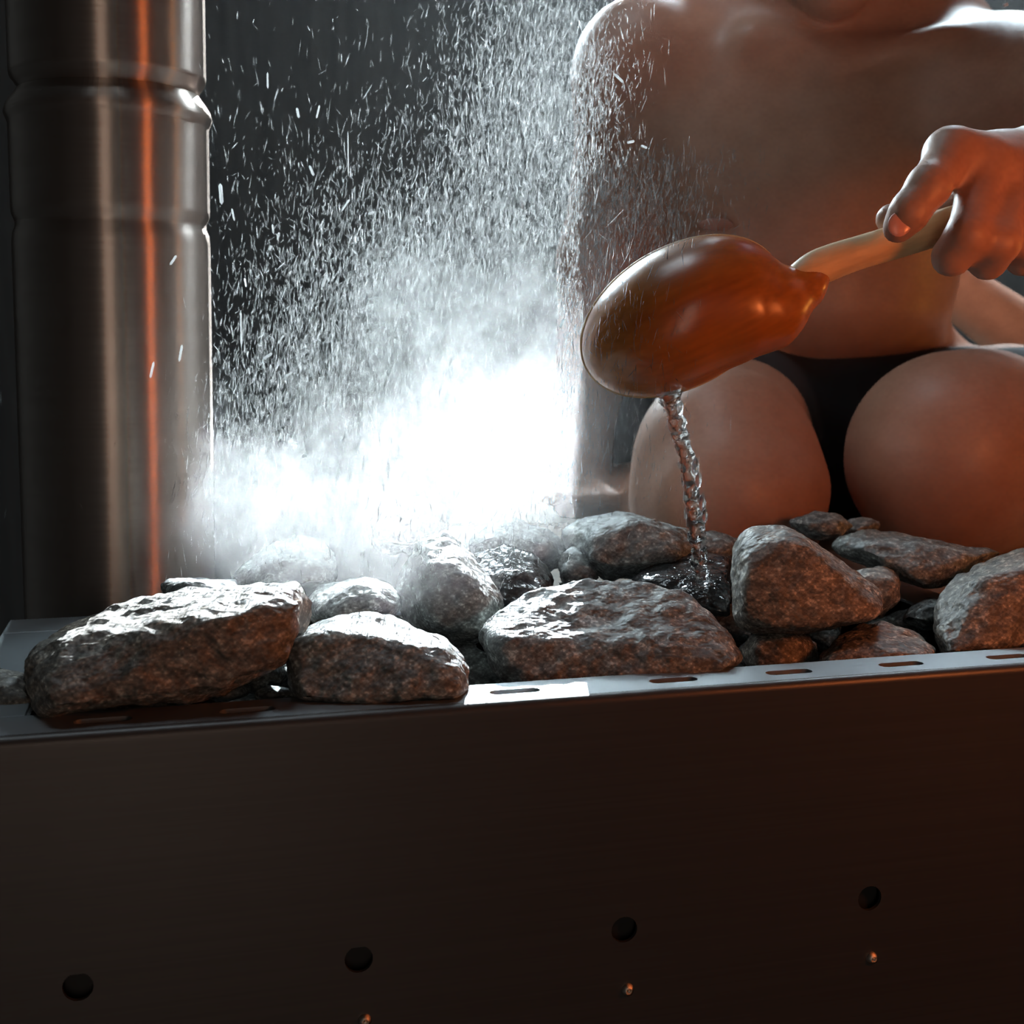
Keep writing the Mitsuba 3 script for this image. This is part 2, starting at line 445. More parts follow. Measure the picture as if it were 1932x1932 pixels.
for u in SLOTS:
    c = M(m3.Manifold.batch_hull([m3.Manifold.cylinder(0.02, 0.0036, 0.0036, 24, True).translate((u + s * 0.0082, 0.0165, 0)) for s in (-1, 1)]))
    lipm = lipm - man(c)
HOLES = [stove_uv(px, py, v=0) for px, py in ((147, 1862), (677, 1810), (1178, 1754), (1641, 1695))]
SCREWS = [stove_uv(px, py, v=0) for px, py in ((688, 1925), (1184, 1867), (1645, 1807))]
SCREWS.append(np.array([2 * SCREWS[0][0] - SCREWS[1][0], SCREWS[0][1] * 2 - SCREWS[1][1]]))
for u, z in HOLES:
    facem = facem - m3.Manifold.cylinder(0.03, 0.0062, 0.0062, 40, True).rotate((90, 0, 0)).translate((u, 0, z))
stove('front_lip', M(lipm), 'flange_steel', smooth=35, label='narrow steel lip with a row of long slots')
stove('front_panel', M(facem), 'dark_steel', smooth=35, label='dark brown grey sheet steel front')
for u, z in SCREWS:
    dome, _ = lathe([(0.0, 0.0024), (0.0006, 0.00235), (0.0011, 0.0014), (0.0014, 0.0013), (0.0015, 0.0022), (0.0024, 0.0017), (0.0031, 0.0003), (0.0033, -0.001)], 24)
    dome.apply_transform(trimesh.transformations.rotation_matrix(math.pi / 2, [1, 0, 0]))
    dome.apply_translation([u, 0, z])
    stove('screw', dome, 'screw_steel', smooth=40, label='small bright button head screw')
for u, z in HOLES[:2]:
    stove('bracket', box(u - 0.02, u + 0.02, 0.004, 0.006, z + 0.0035, z + 0.03), 'dark_steel')
side = box(U0, U0 + 0.002, 0.0025, VD - 0.0025, -H, -0.003)
stove('side_panel', side, 'dark_steel')
stove('side_panel', box(U1 - 0.002, U1, 0.0025, VD - 0.0025, -H, -0.003), 'dark_steel')
stove('back_panel', box(U0, U1, VD - 0.002, VD, -H, -0.003), 'dark_steel')
VS = VD - 0.034
stove('side_lip', box(U0, U0 + FL, FL + 0.0005, VS, -0.002, 0.0, 0.0006), 'flange_steel', label='steel lip on the left edge of the stove')
stove('side_lip', box(U1 - FL, U1, FL + 0.0005, VS, -0.002, 0.0, 0.0006), 'flange_steel')
stove('inner_lip', box(U0 + FL, U0 + FL + 0.0015, FL + 0.002, VS, -0.016, -0.0005), 'flange_steel')
stove('back_lip', box(U0, U1, VS + 0.001, VD, -0.002, 0.0, 0.0006), 'flange_steel')
stove('basket', M(man(box(U0 + 0.006, U1 - 0.006, 0.006, VD - 0.006, -0.16, -0.004)) - man(box(U0 + 0.009, U1 - 0.009, 0.009, VD - 0.009, -0.10, 0.1))), 'black_steel')
for u in (U0 + 0.06, U1 - 0.06):
    stove('foot', box(u - 0.03, u + 0.03, 0.03, VD - 0.03, ZF, -H), 'black_steel')
note('stove', 'long sauna stove of dark sheet steel heaped with stones', 'stove')

# flue pipe
PY, PR = 0.80, 0.0585
ptop, pbot = at(392, 0, PY), at(407, 1100, PY)
zj, zg = at(400, 222, PY)[2], at(395, 425, PY)[2]
r0 = PR
low, uvl = lathe([(r0, -0.02), (r0, zg - 0.012), (r0 - 0.0006, zg - 0.006), (r0 - 0.0022, zg - 0.002), (r0 - 0.0022, zg + 0.001), (r0 - 0.0003, zg + 0.005), (r0, zg + 0.009), (r0, zj - 0.006),
              (r0 + 0.0012, zj - 0.003), (r0 + 0.0022, zj), (r0 + 0.0012, zj + 0.004), (r0 - 0.0015, zj + 0.008), (r0 - 0.0055, zj + 0.0135), (r0 - 0.008, zj + 0.0145)], 128)
upp, uvu = lathe([(r0 - 0.008, zj + 0.0115), (r0 - 0.0065, zj + 0.0145), (r0 - 0.0018, zj + 0.021), (r0 - 0.0012, zj + 0.024), (r0 - 0.0012, ZC)], 128)
foot, uvf = lathe([(r0 + 0.002, ZF), (r0 + 0.002, -0.03), (r0 - 0.001, -0.02)], 64)
slope = (pbot[0] - ptop[0]) / (pbot[2] - ptop[2])
P4 = np.eye(4); P4[0, 2] = slope; P4[:3, 3] = [ptop[0] - PR - slope * ptop[2] - 0.002, PY, 0]
for key, (mesh, uvs) in {'lower_section': (low, uvl), 'upper_section': (upp, uvu), 'connector': (foot, uvf)}.items():
    mesh.apply_transform(P4)
    scene['flue_pipe__' + key] = ply(mesh, 'brushed_pipe', smooth=True, uv=uvs)
note('flue_pipe', 'tall brushed steel flue pipe with a rolled joint standing at the left of the stones', 'pipe')

# ------------------------------------------------------------------ stones
def stone(key, outline, Y, thick, tilt=0.02, front=None, bsdf='stone_grey', label=None, group=None, seed=0, rough=1.0, back=0.75, edge=0.0036, fscale=0.62):
    """A solid stone: outline = how it stands against the light, at the distance Y; front = its nearer face; hull, refined and broken up by noise."""
    o = np.array(outline, float)
    c = o.mean(0)
    h = max(np.ptp(o[:, 1]) / 2, 1)
    rng = np.random.default_rng(seed + 100)
    pts = []
    for x, y in o:
        pts.append(at(x, y, Y + tilt * (c[1] - y) / h + rng.normal(0, thick * 0.12)))
    if front is None:
        fr = c + (o - c) * (fscale * (1 + rng.uniform(-0.22, 0.22, (len(o), 1)))) + np.array([0, h * 0.12])
    else:
        fr = np.array(front, float)
    for x, y in fr:
        pts.append(at(x, y, Y - thick + 0.6 * tilt * (c[1] - y) / h + rng.normal(0, thick * 0.10)))
    bk = c + (o - c) * (back * (1 + rng.uniform(-0.2, 0.2, (len(o), 1)))) + np.array([0, h * 0.25])
    for x, y in bk:
        pts.append(at(x, y, Y + thick * 0.9 + tilt * (c[1] - y) / h))
    m = M(m3.Manifold.hull_points(np.array(pts)).refine_to_length(edge))
    trimesh.smoothing.filter_laplacian(m, lamb=0.5, iterations=4)
    v, n = m.vertices.copy(), m.vertex_normals
    s = seed * 1.7
    d = (meshkit.fbm(v * 28 + s, 3, seed) - 0.5) * 0.0100 + (np.abs(meshkit.fbm(v * 75 + s, 3, seed + 5) - 0.5) - 0.12) * 0.0075 + (meshkit.fbm(v * 240 + s, 2, seed + 9) - 0.5) * 0.0022
    m.vertices = v + n * (d * rough)[:, None]
    return add(key, ply(m, bsdf, smooth=True), label, 'stone', group)


G = 'stones heaped on the stove'
stone('stone', [(58, 1290), (72, 1232), (110, 1200), (165, 1172), (235, 1140), (300, 1122), (400, 1112), (480, 1106), (550, 1092), (576, 1110), (584, 1150), (550, 1215), (540, 1250), (470, 1292), (420, 1320), (330, 1337), (200, 1350), (120, 1365), (78, 1345)],
      0.575, 0.050, 0.036, [(78, 1262), (120, 1222), (185, 1214), (240, 1192), (330, 1197), (440, 1168), (540, 1118), (572, 1140), (540, 1235), (420, 1308), (200, 1335), (95, 1340)], 'stone_brown',
      'big rough stone at the left with a sunlit top, before the flue pipe', G, 1, 1.15)
stone('stone', [(541, 1270), (545, 1215), (560, 1190), (640, 1160), (692, 1151), (760, 1170), (850, 1208), (878, 1240), (884, 1312), (840, 1325), (700, 1342), (600, 1347), (552, 1336)],
      0.590, 0.042, 0.028, [(548, 1222), (600, 1196), (660, 1203), (720, 1207), (800, 1232), (850, 1232), (874, 1262), (872, 1310), (700, 1335), (560, 1325)], 'stone_grey',
      'rounded stone on the steel lip with a glaring sunlit top, left of the largest stone', G, 2)
stone('stone', [(892, 1192), (925, 1160), (1010, 1115), (1090, 1090), (1200, 1088), (1270, 1102), (1330, 1140), (1382, 1185), (1408, 1228), (1402, 1262), (1340, 1288), (1000, 1314), (955, 1290), (905, 1238)],
      0.632, 0.033, 0.024, [(930, 1215), (1010, 1195), (1130, 1205), (1190, 1228), (1300, 1238), (1370, 1245), (1385, 1262), (1320, 1285), (1010, 1310), (965, 1288)], 'stone_grey',
      'largest pale grey stone in the middle of the front row', G, 3)
stone('stone', [(1373, 1082), (1388, 1020), (1415, 992), (1470, 988), (1502, 1003), (1560, 1038), (1620, 1083), (1667, 1120), (1669, 1152), (1600, 1165), (1530, 1177), (1480, 1197), (1405, 1203), (1376, 1170)],
      0.675, 0.030, 0.012, None, 'stone_brown', 'upright triangular brown stone right of the falling water', G, 4, 0.7, fscale=0.86)
stone('stone', [(1620, 1090), (1665, 1072), (1698, 1085), (1706, 1110), (1700, 1150), (1660, 1175), (1610, 1175), (1600, 1120)], 0.715, 0.025, 0.01, None, 'stone_brown', 'small reddish stone peeping out behind the triangular brown stone', G, 5)
stone('stone', [(1560, 1032), (1580, 1012), (1610, 1003), (1680, 1026), (1760, 1034), (1890, 1038), (1900, 1046), (1830, 1080), (1770, 1119), (1720, 1100), (1640, 1062)],
      0.775, 0.035, 0.03, None, 'stone_grey', 'long flat slab of stone lying across the pile at the right', G, 6)
stone('stone', [(1755, 1200), (1765, 1130), (1800, 1090), (1870, 1050), (1930, 1034), (2020, 1060), (2060, 1150), (2040, 1230), (1900, 1242), (1780, 1243)],
      0.700, 0.042, 0.03, [(1768, 1190), (1810, 1140), (1850, 1095), (1940, 1070), (2010, 1150), (2000, 1225), (1900, 1236), (1790, 1236)], 'stone_brown', 'big angular stone cut by the right edge of the picture', G, 7)
stone('stone', [(1545, 1262), (1570, 1220), (1610, 1186), (1660, 1177), (1740, 1194), (1766, 1230), (1764, 1250), (1650, 1268)], 0.655, 0.026, 0.02, [(1556, 1258), (1600, 1222), (1640, 1222), (1750, 1240), (1755, 1252), (1650, 1264)],
      'stone_brown', 'small low stone on the lip below the triangular brown stone', G, 8)
stone('stone', [(1058, 1012), (1090, 984), (1160, 969), (1197, 966), (1240, 988), (1312, 1004), (1322, 1050), (1250, 1062), (1190, 1096), (1140, 1100), (1078, 1062)],
      0.80, 0.045, 0.02, None, 'stone_grey', 'broad rounded stone at the back of the pile in front of the knee', G, 9)
stone('stone', [(1290, 1030), (1315, 1012), (1360, 1014), (1400, 1030), (1400, 1062), (1320, 1066)], 0.835, 0.03, 0.01, None, 'stone_grey', 'small stone at the back just right of the water stream', G, 10)
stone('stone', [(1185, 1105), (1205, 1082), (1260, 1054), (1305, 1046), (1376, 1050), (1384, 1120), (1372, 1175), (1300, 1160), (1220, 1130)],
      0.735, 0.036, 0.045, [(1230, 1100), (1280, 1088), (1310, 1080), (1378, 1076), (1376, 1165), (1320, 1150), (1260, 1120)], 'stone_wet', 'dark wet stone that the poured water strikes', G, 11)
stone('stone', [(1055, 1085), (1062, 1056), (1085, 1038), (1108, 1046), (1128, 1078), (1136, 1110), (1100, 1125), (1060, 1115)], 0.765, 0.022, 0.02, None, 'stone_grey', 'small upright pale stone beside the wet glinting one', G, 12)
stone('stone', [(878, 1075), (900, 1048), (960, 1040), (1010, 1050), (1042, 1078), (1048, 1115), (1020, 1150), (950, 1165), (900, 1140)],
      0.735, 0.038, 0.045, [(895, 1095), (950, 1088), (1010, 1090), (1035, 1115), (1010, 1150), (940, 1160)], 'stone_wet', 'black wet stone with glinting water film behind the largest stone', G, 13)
stone('stone', [(880, 1030), (930, 990), (970, 982), (1020, 1000), (1062, 1030), (1068, 1062), (1000, 1085), (920, 1080)], 0.815, 0.036, 0.02, None, 'stone_grey', 'grey stone half lost in steam at the back, left of the broad rounded stone', G, 14)
stone('stone', [(750, 1105), (788, 1022), (838, 1003), (862, 1018), (872, 1062), (925, 1108), (952, 1150), (940, 1185), (905, 1216), (840, 1222), (770, 1190)], 0.69, 0.036, 0.024, None, 'stone_grey', 'tall peaked stone veiled by steam behind the sunlit rounded one', G, 15)
stone('stone', [(425, 1095), (480, 1040), (555, 1007), (618, 1018), (648, 1060), (640, 1110), (560, 1135), (460, 1130)], 0.745, 0.04, 0.03, None, 'stone_grey', 'blunt stone almost dissolved in bright steam beside the flue pipe', G, 16)
stone('stone', [(575, 1150), (600, 1118), (680, 1100), (740, 1106), (765, 1150), (730, 1185), (600, 1185)], 0.675, 0.03, 0.02, None, 'stone_grey', 'low stone in the steam between the two sunlit front stones', G, 17)
stone('stone', [(690, 1010), (730, 950), (790, 938), (835, 950), (850, 1010), (800, 1050), (710, 1050)], 0.80, 0.036, 0.02, None, 'stone_grey', 'topmost stone inside the thick steam at the back', G, 18)
stone('stone', [(300, 1115), (345, 1100), (400, 1098), (450, 1104), (470, 1125), (400, 1150), (310, 1150)], 0.665, 0.028, 0.01, None, 'stone_grey', 'dark stone between the big left stone and the foot of the flue pipe', G, 19)
stone('stone', [(-60, 1330), (-40, 1285), (10, 1272), (60, 1288), (92, 1330), (90, 1375), (20, 1392), (-50, 1390)], 0.545, 0.020, 0.01, None, 'stone_brown', 'dark low stone in the left corner below the blue lit lip', G, 20)
stone('stone', [(1478, 998), (1500, 984), (1535, 974), (1588, 984), (1612, 1002), (1590, 1024), (1530, 1030)], 0.815, 0.026, 0.012, None, 'stone_grey', 'small dark stone topping the pile behind the triangular brown stone', G, 21)
stone('stone', [(1595, 1010), (1620, 999), (1655, 999), (1668, 1014), (1650, 1030), (1600, 1030)], 0.84, 0.018, 0.01, None, 'stone_grey', 'tiny stone behind the long flat slab', G, 22)
stone('stone', [(1690, 1190), (1715, 1160), (1760, 1138), (1790, 1150), (1790, 1200), (1740, 1212)], 0.70, 0.022, 0.01, None, 'stone_grey', 'little dark stone wedged left of the big angular stone', G, 23)
stone('stone', [(1395, 1240), (1420, 1200), (1480, 1195), (1535, 1215), (1550, 1255), (1500, 1280), (1410, 1285)], 0.665, 0.024, 0.01, None, 'stone_brown', 'shadowed stone in the gap under the triangular brown stone', G, 24)
stone('stone', [(435, 1310), (470, 1265), (520, 1235), (550, 1262), (552, 1310), (500, 1332), (440, 1330)], 0.585, 0.02, 0.01, None, 'stone_grey', 'shadowed stone in the gap between the two sunlit front stones', G, 25)
stone('stone', [(385, 1350), (410, 1332), (455, 1318), (476, 1316), (480, 1340), (440, 1358), (395, 1362)], 0.540, 0.010, 0.004, None, 'stone_grey', 'dark stone chip on the lip under the big left stone', G, 26, 0.4, edge=0.0025)
stone('stone', [(478, 1340), (500, 1328), (535, 1330), (560, 1340), (558, 1350), (515, 1358), (482, 1355)], 0.542, 0.010, 0.004, None, 'stone_grey', 'flat grey stone chip on the lip left of the sunlit rounded stone', G, 27, 0.4, edge=0.0025)
stone('stone', [(215, 1372), (240, 1345), (300, 1335), (335, 1345), (338, 1368), (280, 1384)], 0.525, 0.010, 0.004, None, 'stone_brown', 'dark chip tucked beneath the big left stone', G, 28, 0.4, edge=0.0025)
stone('stone', [(335, 1362), (345, 1345), (390, 1338), (420, 1345), (425, 1358), (370, 1372)], 0.545, 0.012, 0.004, None, 'stone_brown', 'reddish stone sliver under the big left stone', G, 29, 0.4, edge=0.0025)
# dark stones deeper in the basket
k = 0
for u in np.arange(U0 + 0.05, U1 - 0.02, 0.062):
    for v, z in ((0.058, -0.066), (0.115, -0.066), (0.17, -0.066), (0.135, -0.030), (0.180, -0.022)):
        P = SO + SU * (u + RNG.uniform(-0.008, 0.008)) + SV * (v + RNG.uniform(-0.006, 0.006)) + np.array([0, 0, z])
        pts = P + RNG.normal(0, 1, (16, 3)) * [0.019, 0.018, 0.014]
        m = M(m3.Manifold.hull_points(pts).refine_to_length(0.006))
        trimesh.smoothing.filter_laplacian(m, iterations=3)
        m.vertices = m.vertices + m.vertex_normals * ((meshkit.fbm(m.vertices * 60, 3, k) - 0.5) * 0.006)[:, None]
        add('stone_deep', ply(m, 'stone_grey', smooth=True), 'stone deep in the basket under the heap', 'stone', 'stones deep in the basket')
        k += 1

# ------------------------------------------------------------------ ladle
LY = 0.655
LT = math.radians(29)
LR = np.stack([[math.cos(LT), 0, math.sin(LT)], [0, 1.0, 0], [-math.sin(LT), 0, math.cos(LT)]], 1)   # long axis, depth, short axis
LC = at(1284, 598, LY)
lo_r, li_r = np.array([0.0545, 0.044, 0.0352]), np.array([0.0517, 0.041, 0.0324])
neck = cone(at(1446, 585, LY - 0.012), at(1518, 541, LY - 0.008), 0.0190, 0.0098, 0.008)
bowl = sdf_mesh([ball(LC, lo_r, 0.01, LR), cone(at(1400, 590, LY - 0.016), at(1450, 582, LY - 0.012), 0.022, 0.0185, 0.012), neck, cone(at(1518, 541, LY - 0.008), at(1547, 514, LY - 0.006), 0.0098, 0.0060, 0.006),
                 ball(LC + [0, 0.0035, 0], li_r, 0.001, LR, True)], 0.0013, clip=lambda p: ((p - LC) @ LR)[..., 1] + 0.002 - np.where(((p - LC) @ LR)[..., 0] > 0.05, 0.02, 0), smooth=3)
scene['ladle__bowl'] = ply(bowl, 'bowl_wood', smooth=60)
an = np.linspace(0, 2 * np.pi, 97)
rs = math.sqrt(1 - (0.002 / lo_r[1]) ** 2)
rimc = LC + np.stack([np.cos(an) * (lo_r[0] * rs - 0.0012), np.full(97, -0.0016), np.sin(an) * (lo_r[2] * rs - 0.0012)], 1) @ LR.T
scene['ladle__rim'] = ply(tube(np.vstack([rimc, rimc[1:3]]), 0.0019, 12), 'rim_wood', smooth=True)
def ell_tube(rows, sides=28):
    """rows (px, py, Y, half height px, half depth m) -> tapering handle"""
    r = spline(rows, 60)
    rings = []
    t = np.gradient(r[:, :2], axis=0)
    for (x, y, Yd, hh, hd), (tx, ty) in zip(r, t):
        nrm = np.array([-ty, tx]) / math.hypot(tx, ty)
        rings.append([at(x + nrm[0] * hh * math.cos(a), y + nrm[1] * hh * math.cos(a), Yd + hd * math.sin(a)) for a in np.arange(sides) * 2 * np.pi / sides])
    g = np.array(rings)
    vv = np.vstack([g.reshape(-1, 3), g[0].mean(0)[None], g[-1].mean(0)[None]])
    i, j = np.meshgrid(np.arange(len(g) - 1), np.arange(sides), indexing='ij')
    q = np.stack([i * sides + j, i * sides + (j + 1) % sides, (i + 1) * sides + (j + 1) % sides, (i + 1) * sides + j], -1).reshape(-1, 4)
    n, k = len(g) * sides, np.arange(sides)
    f = np.vstack([q[:, [0, 1, 2]], q[:, [0, 2, 3]], np.stack([k * 0 + n, (k + 1) % sides, k], 1), np.stack([k * 0 + n + 1, n - sides + k, n - sides + (k + 1) % sides], 1)])
    m = trimesh.Trimesh(vv, f, process=False)
    if m.volume < 0:
        m.invert()
    return m
hand_l = ell_tube([(1478, 528, LY - 0.0075, 10, 0.006), (1510, 517, LY - 0.007, 26, 0.0098), (1535, 508, LY - 0.006, 33, 0.0102), (1562, 497, LY - 0.004, 34, 0.0098), (1610, 480, LY - 0.002, 32, 0.0095), (1670, 462, LY, 32, 0.009), (1740, 440, LY + 0.001, 33, 0.009), (1830, 412, LY + 0.003, 33, 0.009), (1960, 376, LY + 0.006, 30, 0.009)])
hv = hand_l.vertices
scene['ladle__handle'] = ply(hand_l, 'handle_wood', smooth=50)
labels['ladle__handle'] = {'label': 'pale unvarnished wooden handle'}
note('ladle', 'wooden ladle with a glossy amber bowl pouring water over the stones', 'ladle')

# water stream
sp = spline([(1262, 738, 0.640), (1278, 800, 0.652), (1296, 870, 0.664), (1306, 940, 0.676), (1313, 1000, 0.686), (1321, 1060, 0.694), (1331, 1128, 0.702)], 150)
path = np.array([at(*s) for s in sp])
tt = np.linspace(0, 1, 150)
rad = np.interp(tt, [0, 0.05, 0.15, 0.4, 0.7, 1], [0.0072, 0.0052, 0.0045, 0.0044, 0.0048, 0.0032])
def lump(i, a):
    q = np.stack([np.broadcast_to(np.cos(a + i * 0.045) * 1.3, np.broadcast(i, a).shape), np.broadcast_to(np.sin(a + i * 0.045) * 1.3, np.broadcast(i, a).shape), np.broadcast_to(i * 0.17, np.broadcast(i, a).shape)], -1)
    return 0.45 + 1.1 * meshkit.fbm(q + 7, 3, 3)
add('water_stream', ply(tube(path, rad, 24, lump), 'water', smooth=True), 'thin twisting stream of clear water falling from the ladle onto the stones', 'water')
for px, py, Y, r in ((1318, 905, 0.66, 0.0018), (1325, 948, 0.66, 0.002), (1330, 972, 0.66, 0.0016), (1283, 770, 0.645, 0.0016), (1312, 880, 0.66, 0.002)):
    s = trimesh.creation.icosphere(2, r)
    s.apply_scale([1, 1, 2.4]); s.apply_translation(at(px, py, Y))
    add('water_drop', ply(s, 'water', smooth=True), 'clear water drop beside the stream from the ladle', 'water drop', 'drops beside the water stream')

# ------------------------------------------------------------------ people
def frame(fwd, up=(0, 0, 1)):
    f = np.array(fwd, float); f /= np.linalg.norm(f)
    r = np.cross(f, up); r /= np.linalg.norm(r)
    return np.stack([r, f, np.cross(r, f)], 1)


RS, LS = at(1222, 140, 1.17), at(1868, 178, 1.10)           # shoulders: his right is at the left of the picture
RE, RW = at(1142, 495, 1.23), at(1092, 850, 1.24)
LE, LW = np.array([0.475, 0.93, 0.350]), at(1962, 345, 0.725)
PEL, BEL, CHE, NEC = at(1575, 745, 1.26), at(1570, 540, 1.20), at(1515, 260, 1.19), at(1560, 10, 1.17)
RK, LK = at(1366, 858, 0.965), at(1798, 862, 0.950)
RH, LH = at(1400, 775, 1.25), at(1895, 815, 1.22)
HEAD = at(1585, -300, 1.07)
HF = np.array([-0.08, -0.86, -0.50])                           # he looks down at the stones
body = [
    ball(CHE, (0.132, 0.092, 0.165), 0.03), ball(at(1420, 260, 1.135), (0.085, 0.050, 0.075), 0.035), ball(at(1665, 260, 1.13), (0.085, 0.050, 0.075), 0.035),
    ball(at(1530, 420, 1.185), (0.117, 0.092, 0.13), 0.05), ball(BEL, (0.108, 0.092, 0.095), 0.05), ball(PEL, (0.145, 0.105, 0.10), 0.04), ball(at(1200, 795, 1.30), (0.05, 0.065, 0.058), 0.04),
    ball(at(1570, 590, 1.165), (0.095, 0.07, 0.035), 0.022),
    cone(at(1330, 150, 1.20), RS, 0.075, 0.062, 0.04), cone(at(1740, 180, 1.17), LS, 0.07, 0.055, 0.04), cone(RS, RE, 0.058, 0.042, 0.03),
    cone(RE, RW, 0.043, 0.027, 0.02), cone(RW, at(1088, 935, 1.21), 0.027, 0.026, 0.015),
    cone(at(1330, 40, 1.22), at(1780, 105, 1.18), 0.055, 0.045, 0.04), cone(at(1420, 20, 1.20), NEC, 0.05, 0.06, 0.05), cone(at(1690, 50, 1.18), NEC, 0.05, 0.06, 0.05),
    cone(NEC, HEAD + [0, 0.03, -0.04], 0.062, 0.056, 0.02),
    cone(at(1420, 75, 1.10), at(1555, 120, 1.095), 0.010, 0.010, 0.03), cone(at(1590, 120, 1.09), at(1775, 80, 1.07), 0.010, 0.012, 0.03),
    cone(LS, LE, 0.060, 0.043, 0.03), cone(LE, LW, 0.045, 0.028, 0.02),
    cone(RH, RK, 0.076, 0.062, 0.014), cone(RK, at(1374, 930, 0.962), 0.062, 0.072, 0.02), cone(at(1374, 930, 0.965), at(1378, 1000, 0.975), 0.071, 0.058, 0.02), cone(at(1374, 990, 0.98), at(1180, 950, 1.33), 0.056, 0.036, 0.03), cone(LH, LK, 0.084, 0.079, 0.014), cone(LK, at(2010, 985, 1.12), 0.060, 0.045, 0.025),
    cone(at(1180, 950, 1.33), at(1120, 965, 1.30), 0.034, 0.024, 0.02), cone(at(2010, 985, 1.12), at(2120, 1000, 1.08), 0.04, 0.024, 0.02),
    ball(at(1385, 950, 0.905), (0.050, 0.035, 0.045), 0.03),
]
# fingers of the supporting hand on the bench
for kx in range(4):
    a = at(1072 + 14 * kx, 935, 1.21)
    a[2] = max(a[2], 0.012)
    b = a + np.array([-0.02 + 0.012 * kx, -0.055, 0]); b[2] = 0.010
    body.append(cone(a, b, 0.011, 0.008, 0.006))
body.append(cone(at(1110, 925, 1.22), np.array([*at(1138, 950, 1.17)[:2], 0.011]), 0.012, 0.009, 0.008))
R = frame(HF)
hp = lambda x, y, z: HEAD + R @ np.array([x, y, z])
body += [ball(hp(0, -0.012, 0.03), (0.073, 0.092, 0.088), 0.02, R), ball(hp(0, 0.028, -0.045), (0.052, 0.058, 0.062), 0.03, R), ball(hp(0, 0.065, -0.095), (0.024, 0.022, 0.018), 0.025, R),
         cone(hp(0, 0.088, 0.015), hp(0, 0.108, -0.022), 0.008, 0.013, 0.012), cone(hp(-0.04, 0.076, 0.028), hp(0.04, 0.076, 0.028), 0.011, 0.011, 0.015),
         ball(hp(-0.078, -0.008, 0.0), (0.010, 0.020, 0.032), 0.008, R), ball(hp(0.078, -0.008, 0.0), (0.010, 0.020, 0.032), 0.008, R),
         ball(hp(-0.032, 0.088, 0.008), 0.013, 0.008, None, True), ball(hp(0.032, 0.088, 0.008), 0.013, 0.008, None, True)]
bodym = sdf_mesh(body, 0.0055)
# the hand on the ladle: its own fine grid, joined to the arm
hy = 0.655
MC = [at(1795, 292, 0.655), at(1858, 318, 0.660), at(1920, 342, 0.668), at(1975, 375, 0.678)]
hand = [cone(LE + (LW - LE) * 0.6, LW, 0.034, 0.028, 0.015), cone(LW, at(1890, 345, 0.690), 0.028, 0.022, 0.015), cone(LW, MC[0], 0.022, 0.0125, 0.014), cone(LW, MC[1], 0.022, 0.0125, 0.014), cone(LW, MC[2], 0.022, 0.012, 0.014), cone(LW, MC[3], 0.021, 0.011, 0.014),
        cone(MC[0], MC[1], 0.0115, 0.0115, 0.008), cone(MC[1], MC[2], 0.0115, 0.011, 0.008), cone(MC[2], MC[3], 0.011, 0.0105, 0.008)]
def finger(pts, rads, k=0.0052):
    out = []
    for a, b, ra, rb in zip(pts[:-1], pts[1:], rads[:-1], rads[1:]):
        out.append(cone(a, b, ra, rb, k))
    return out
hand += finger([MC[0], at(1752, 352, 0.632), at(1716, 400, 0.628), at(1694, 430, 0.631)], [0.0118, 0.0100, 0.0090, 0.0076])
hand += finger([MC[1], at(1826, 445, 0.630), at(1796, 484, 0.636), at(1806, 470, 0.662)], [0.0118, 0.0100, 0.0088, 0.0075])
hand += finger([MC[2], at(1884, 458, 0.634), at(1864, 492, 0.645), at(1866, 470, 0.668)], [0.0115, 0.0098, 0.0086, 0.0074])
hand += finger([MC[3], at(1945, 462, 0.646), at(1930, 488, 0.656), at(1930, 468, 0.675)], [0.0105, 0.0088, 0.0078, 0.0068])
hand += finger([LW, at(1850, 395, 0.700), at(1745, 420, 0.682), at(1682, 414, 0.664)], [0.020, 0.0135, 0.0105, 0.0082], 0.006)
handm = sdf_mesh(hand, 0.0022, smooth=3)
try:
    joined = M(man(bodym) + man(handm))
    if len(joined.faces) < 1000:
        raise ValueError
except Exception:
    joined = trimesh.util.concatenate([bodym, handm])
scene['person__body'] = ply(joined, 'skin', smooth=True)
def plate(c, n, rx, ry, up):
    n = np.array(n, float); n /= np.linalg.norm(n)
    u = np.cross(up, n); u /= np.linalg.norm(u)
    w = np.cross(n, u)
    s = trimesh.creation.icosphere(3, 1.0)
    s.vertices = c + s.vertices @ np.stack([u * rx, w * ry, n * 0.0016])
    return s
tipd = at(1694, 430, 0.631) - at(1716, 400, 0.628)
nn_ = np.array([0.0, -1.0, 0.15])
add('person__fingernail', ply(plate(at(1698, 422, 0.6225), nn_, 0.0056, 0.0066, tipd), 'nail', smooth=True))
add('person__fingernail', ply(plate(at(1672, 410, 0.664), [-0.8, -0.3, 0.5], 0.0055, 0.006, [0, 0, 1]), 'nail', smooth=True))
for px, py, Y in ((1350, 424, 1.098), (1690, 400, 1.085)):
    s = trimesh.creation.icosphere(2, 1.0)
    s.apply_scale([0.015, 0.0022, 0.0055]); s.apply_translation(at(px, py, Y))
    add('person__nipple', ply(s, 'nipple', smooth=True))
for sx in (-1, 1):
    s = trimesh.creation.icosphere(2, 0.0115); s.apply_translation(hp(sx * 0.032, 0.078, 0.008))
    add('person__eye', ply(s, 'eye_white', smooth=True))
s = trimesh.creation.icosphere(2, 1.0); s.vertices = hp(0, 0, 0) + (s.vertices * [0.024, 0.008, 0.007] + [0, 0.089, -0.055]) @ R.T
scene['person__lips'] = ply(s, 'lip', smooth=True)
